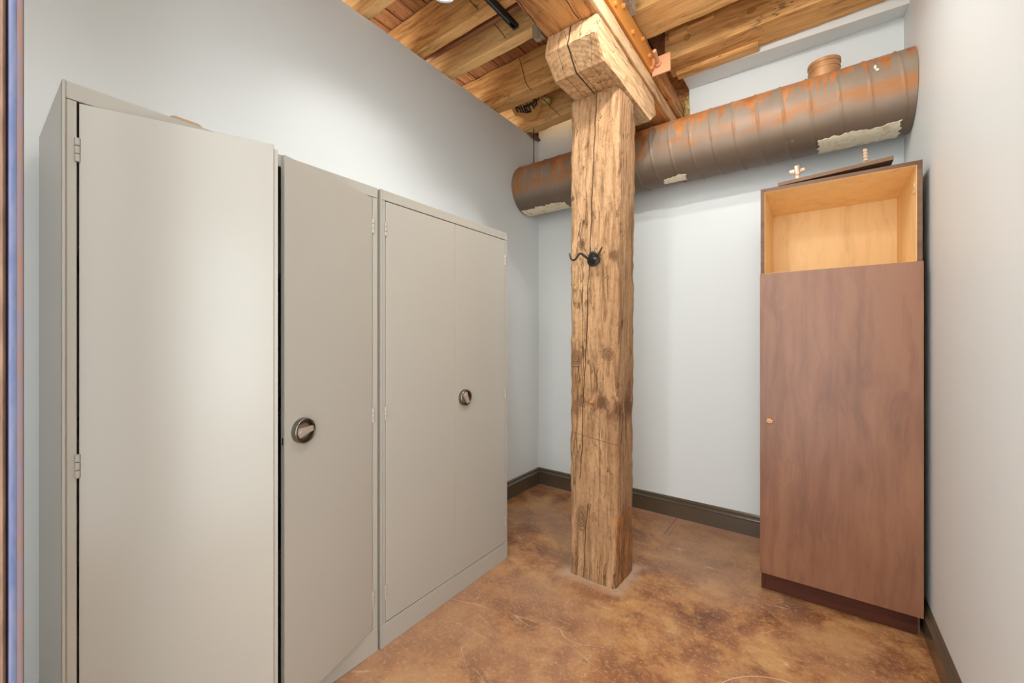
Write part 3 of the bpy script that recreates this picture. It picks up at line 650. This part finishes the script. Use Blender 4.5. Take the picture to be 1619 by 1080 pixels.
# ------------------------------------------------------------------ metal cabinets
CW, CD, CH = .915, .49, 1.977
def locker(name, loc, rz, label, op=(0, 0), lever=20):
    """origin at the near front foot; local x runs along the front, local y goes back to the wall, doors face -y"""
    root = empty(name, loc, label, 'cabinet', None, rz)
    t_ = .010; bm = B()
    box(bm, 0, t_, .004, CD, 0, CH, .0015); box(bm, CW - t_, CW, .004, CD, 0, CH, .0015)
    box(bm, t_, CW - t_, CD - t_, CD, 0, CH); box(bm, t_, CW - t_, .004, CD - t_, CH - .008, CH)
    box(bm, t_, CW - t_, .02, CD - t_, .09, .10)
    box(bm, 0, .006, -.004, .012, 0, CH, .0015)
    link('body', bm, M['cab'], root)
    bm = B(); box(bm, .002, CW - .002, 0, .022, CH - .043, CH, .002); link('header', bm, M['cab'], root)
    bm = B(); box(bm, .002, CW - .002, -.001, .02, 0, .100, .002); link('base', bm, M['cab'], root)
    for x0, x1 in ((.006, .026), (CW - .026, CW - .002)):
        bm = B(); box(bm, x0, x1, .002, .022, .100, CH - .044, .0015); link('stile', bm, M['cab'], root)
    for zz in (.55, 1.05, 1.55):
        bm = B(); box(bm, t_, CW - t_, .06, CD - t_, zz, zz + .02); link('shelf', bm, M['cab_in'], root)
    dw = (CW - .056) / 2
    for side, a in ((0, op[0]), (1, op[1])):
        hx = .028 if side == 0 else CW - .028
        sg = 1 if side == 0 else -1
        d = B(); zb, zt = .104, CH - .047
        lo_, hi_ = (0, dw) if side == 0 else (-dw, 0)
        box(d, lo_ + .001, hi_ - .001, 0, .018, zb, zt, .0022)
        if side == 0: box(d, hi_ - .004, hi_ + .010, .010, .020, zb + .01, zt - .01, .001)   # overlap lip
        door = link('door', d, M['cab'], root, (hx, 0, 0)); door.rotation_euler = (0, 0, -R(a) * sg)
        for zz in (CH - .167, CH - .167 - .80, .235):
            h = B()
            for q in range(3): tube(h, [(0, 0, zz - .03 + q * .0205), (0, 0, zz - .03 + q * .0205 + .0185)], .0055, 12)
            hg = link('hinge', h, M['cab'], root, (hx - sg * .0015, -.001, 0))
        if side == 1:
            cx = -dw + .068; cz = 1.022
            hd = B(); MH = Matrix.Translation((cx, 0, cz)) @ Matrix.Rotation(R(90), 4, 'X')
            lathe(hd, [(.0425, -.002), (.0425, .010), (.0415, .018), (.0402, .0195), (.0375, .0195), (.0362, .017), (.0355, .004), (.0, .003)], 48, MH)
            hnd = link('handle', hd, M['nickel_dark'], door, sharp=30)
            lv = B(); RL = Matrix.Translation((cx, -.0145, cz)) @ Matrix.Rotation(-R(lever), 4, 'Y')
            def pt(x, z, y): return lv.verts.new(RL @ Vector((x, y, z)))
            out = [(-.028, -.017), (-.033, .0), (-.028, .017), (.0, .012), (.031, .009), (.031, -.008), (.0, -.012)]
            f_ = [pt(x, z, -.0055) for x, z in out]; b_ = [pt(x, z, .004) for x, z in out]
            lv.faces.new(f_); lv.faces.new(b_[::-1])
            for i in range(len(out)): lv.faces.new((f_[i], f_[(i + 1) % len(out)], b_[(i + 1) % len(out)], b_[i]))
            lathe(lv, [(.0, .008), (.0045, .008), (.005, .006), (.005, 0)], 16, RL @ Matrix.Translation((-.02, 0, 0)) @ Matrix.Rotation(R(90), 4, 'X'))
            link('lever', lv, M['lever'], hnd, sharp=30)
            kc = B(); lathe(kc, [(0, .0075), (.026, .0075), (.028, .004), (.028, .001)], 32, MH); link('dial', kc, M['chrome'], hnd)
            ls = B(); box(ls, -dw - .0005, -dw + .003, .006, .010, cz - .035, cz - .012); link('latch', ls, M['black'], door)
    return root
# local x -> world +Y, local y(back) -> world -X  : rotation +90 deg
locker('metal_cabinet', (-1.500, .1505, 0), R(90), 'beige metal cabinet with both doors ajar, nearest on the left', (22.8, 16.3), 8)
locker('metal_cabinet', (-1.4955, 1.0725, 0), R(90.5), 'closed beige metal cabinet with a round dial handle, at the far end by the corner', (0, 0), -62)
o = B(); box(o, -1.84, -1.67, .40, .50, CH, CH + .088, .022, seg=4); tag(link('cardboard_box', o, M['cardboard']), 'low tan cardboard box lying on top of the left metal cabinet', 'box')

# ------------------------------------------------------------------ wooden cupboard
cx0, cx1, cy0, cy1 = -.229, .384, 2.525, 3.075; ct = Z(.795)
cup = empty('tall_cupboard', (cx0, cy0, 0), 'tall walnut cupboard with an open maple-lined top, against the right wall', 'cupboard')
sb = lambda name, bm, m, p=None, **k: link(name, bm, m, p or cup, -cup.location if not p else None, **k)
bm = B(); th = .018; ob = Z(.335)
box(bm, cx0, cx0 + th, cy0, cy1, .104, ct, .0012); box(bm, cx1 - th, cx1, cy0, cy1, .104, ct, .0012)
box(bm, cx0 + .001, cx0 + th, cy0 + .055, cy1, 0, .1042); box(bm, cx1 - th, cx1 - .001, cy0 + .055, cy1, 0, .1042)
box(bm, cx0 + th, cx1 - th, cy0, cy1, ct - th, ct, .0012)
box(bm, cx0 + th, cx1 - th, cy1 - .012, cy1, .1, ct - th)
box(bm, cx0 + th, cx1 - th, cy0, cy1 - .012, ob - .004, ob + .012, .001)
box(bm, cx0 + th, cx1 - th, cy0, cy1 - .012, .10, .118)
carc = sb('carcass', bm, M['walnut_edge'])
bm = B(); i_ = .0008
box(bm, cx0 + th, cx0 + th + .0012, cy0 + .002, cy1 - .013, ob + .0125, ct - th - .0005)
box(bm, cx1 - th - .0012, cx1 - th, cy0 + .002, cy1 - .013, ob + .0125, ct - th - .0005)
box(bm, cx0 + th + .0012, cx1 - th - .0012, cy0 + .002, cy1 - .013, ct - th - .0015, ct - th - .0003)
box(bm, cx0 + th + .0012, cx1 - th - .0012, cy1 - .0145, cy1 - .0125, ob + .0125, ct - th - .0015)
box(bm, cx0 + th + .0012, cx1 - th - .0012, cy0 + .004, cy1 - .0145, ob + .0125, ob + .0137)
o = sb('lining', bm, M['maple']); o['label'] = 'pale maple lining of the open top compartment'
bm = B(); box(bm, cx0 - .001, cx1 + .001, 2.505, 2.5235, Z(-1.223), Z(.345), .0015); door = sb('door', bm, M['walnut'])
bm = B(); box(bm, cx0 + .004, cx1 - .012, 2.56, 2.575, 0.001, .106, .001); box(bm, cx0 + .0005, cx0 + .016, 2.556, 2.58, 0.001, .106, .001); o = sb('toe_kick', bm, M['walnut_dark'])
bm = B(); kx, kz = -.186, Z(-.421)
for q in range(6):
    a = q * math.pi / 3 + .3
    lathe(bm, [(0, .016), (.005, .014), (.0062, .009), (.004, .004), (0, .003)], 10, Matrix.Translation((kx + .010 * math.cos(a), 2.505, kz + .009 * math.sin(a))) @ Matrix.Rotation(R(90), 4, 'X'))
lathe(bm, [(0, .018), (.006, .016), (.009, .010), (.006, .006), (.005, 0)], 16, Matrix.Translation((kx, 2.505, kz)) @ Matrix.Rotation(R(90), 4, 'X'))
k_ = sb('knob', bm, paint('worn_brass', lin(206, 158, 116), .4, .1, 80, .1, metal=.4)); k_.parent = door; k_.location = (0, 0, 0)
bm = B(); box(bm, cx1 - th - .006, cx1 - th - .001, cy0 + .03, cy0 + .042, Z(.655), Z(.705), .002); box(bm, cx1 - th - .012, cx1 - th - .001, cy0 + .028, cy0 + .036, Z(.66), Z(.672), .002)
sb('hinge_mount', bm, M['capital'])
# loose door lying on top
bx0, bx1 = -.152, .292
loose = empty('loose_board', (bx0, 2.53, ct + .002), 'loose dark walnut door panel lying on top of the tall cupboard, hinges up', 'board')
loose.rotation_euler = (0, -R(3.1), 0)
bm = B(); box(bm, 0, bx1 - bx0, 0, .40, 0, .018, .001); link('panel', bm, M['walnut_edge'], loose)
def hinge(x, y, cross):
    bm = B(); z0 = .018
    if cross:
        box(bm, x - .010, x + .010, y - .006, y + .006, z0, z0 + .03, .002); box(bm, x - .036, x + .036, y - .004, y + .004, z0 + .036, z0 + .058, .004)
        box(bm, x - .012, x + .012, y - .010, y + .008, z0 + .024, z0 + .074, .004)
        for q in (-.024, .024): lathe(bm, [(0, .003), (.006, .003), (.007, 0)], 14, Matrix.Translation((x + q, y - .004, z0 + .047)) @ Matrix.Rotation(R(90), 4, 'X'))
    else:
        box(bm, x - .010, x + .010, y - .010, y + .010, z0, z0 + .022, .002); box(bm, x - .0075, x + .0075, y - .014, y + .012, z0 + .018, z0 + .082, .003)
        for q in range(4): box(bm, x - .009, x + .009, y - .016, y - .012, z0 + .022 + q * .015, z0 + .030 + q * .015, .001)
    link('hinge', bm, paint('polished_hinge', lin(178, 150, 126), .35, .02, 80, .2, metal=.6), loose)
hinge(.085, .03, True); hinge(.352, .06, False)

# ------------------------------------------------------------------ iron hook on the column
hook = empty('iron_hook', (-.972, 2.062, Z(.435)), 'forged black iron double hook screwed to the front of the column', 'hook')
bm = B(); lathe(bm, [(0, .008), (.022, .007), (.0365, .003), (.038, .0)], 36, Matrix.Rotation(R(90), 4, 'X') @ Matrix.Diagonal((1, .93, 1, 1)))
link('backplate', bm, M['black_steel'], hook)
def curve(pts, n=8):
    out = []; P = [Vector(p) for p in pts]; P = [P[0]] + P + [P[-1]]
    for i in range(1, len(P) - 2):
        for j in range(n):
            t = j / n; a, b, c, d = P[i - 1], P[i], P[i + 1], P[i + 2]
            out.append(.5 * ((2 * b) + (c - a) * t + (2 * a - 5 * b + 4 * c - d) * t * t + (3 * b - a - 3 * c + d) * t ** 3))
    return out + [P[-2]]
def arm(name, pts, r0, r1):
    c = curve(pts); bm = B(); n = len(c) - 1
    tube(bm, c, [r0 + (r1 - r0) * (i / n) ** 1.3 for i in range(n + 1)], 12); link(name, bm, M['black_steel'], hook, sharp=60)
arm('prong', [(.0, -.006, -.006), (-.012, -.03, .0), (-.040, -.055, .028), (-.055, -.06, .030), (-.078, -.06, .004), (-.100, -.06, .004), (-.112, -.06, .028), (-.113, -.058, .042)], .0075, .003)
arm('prong', [(.004, -.006, -.014), (-.002, -.035, -.006), (.006, -.05, .022), (.022, -.048, .031), (.036, -.04, .018), (.040, -.032, .014), (.050, -.028, .034), (.064, -.026, .058)], .0085, .0042)
bm = B(); lathe(bm, [(0, .012), (.006, .011), (.009, .006), (.009, 0)], 18, Matrix.Translation((.013, -.006, .004)) @ Matrix.Rotation(R(90), 4, 'X')); o = link('screw', bm, M['chrome'], hook)
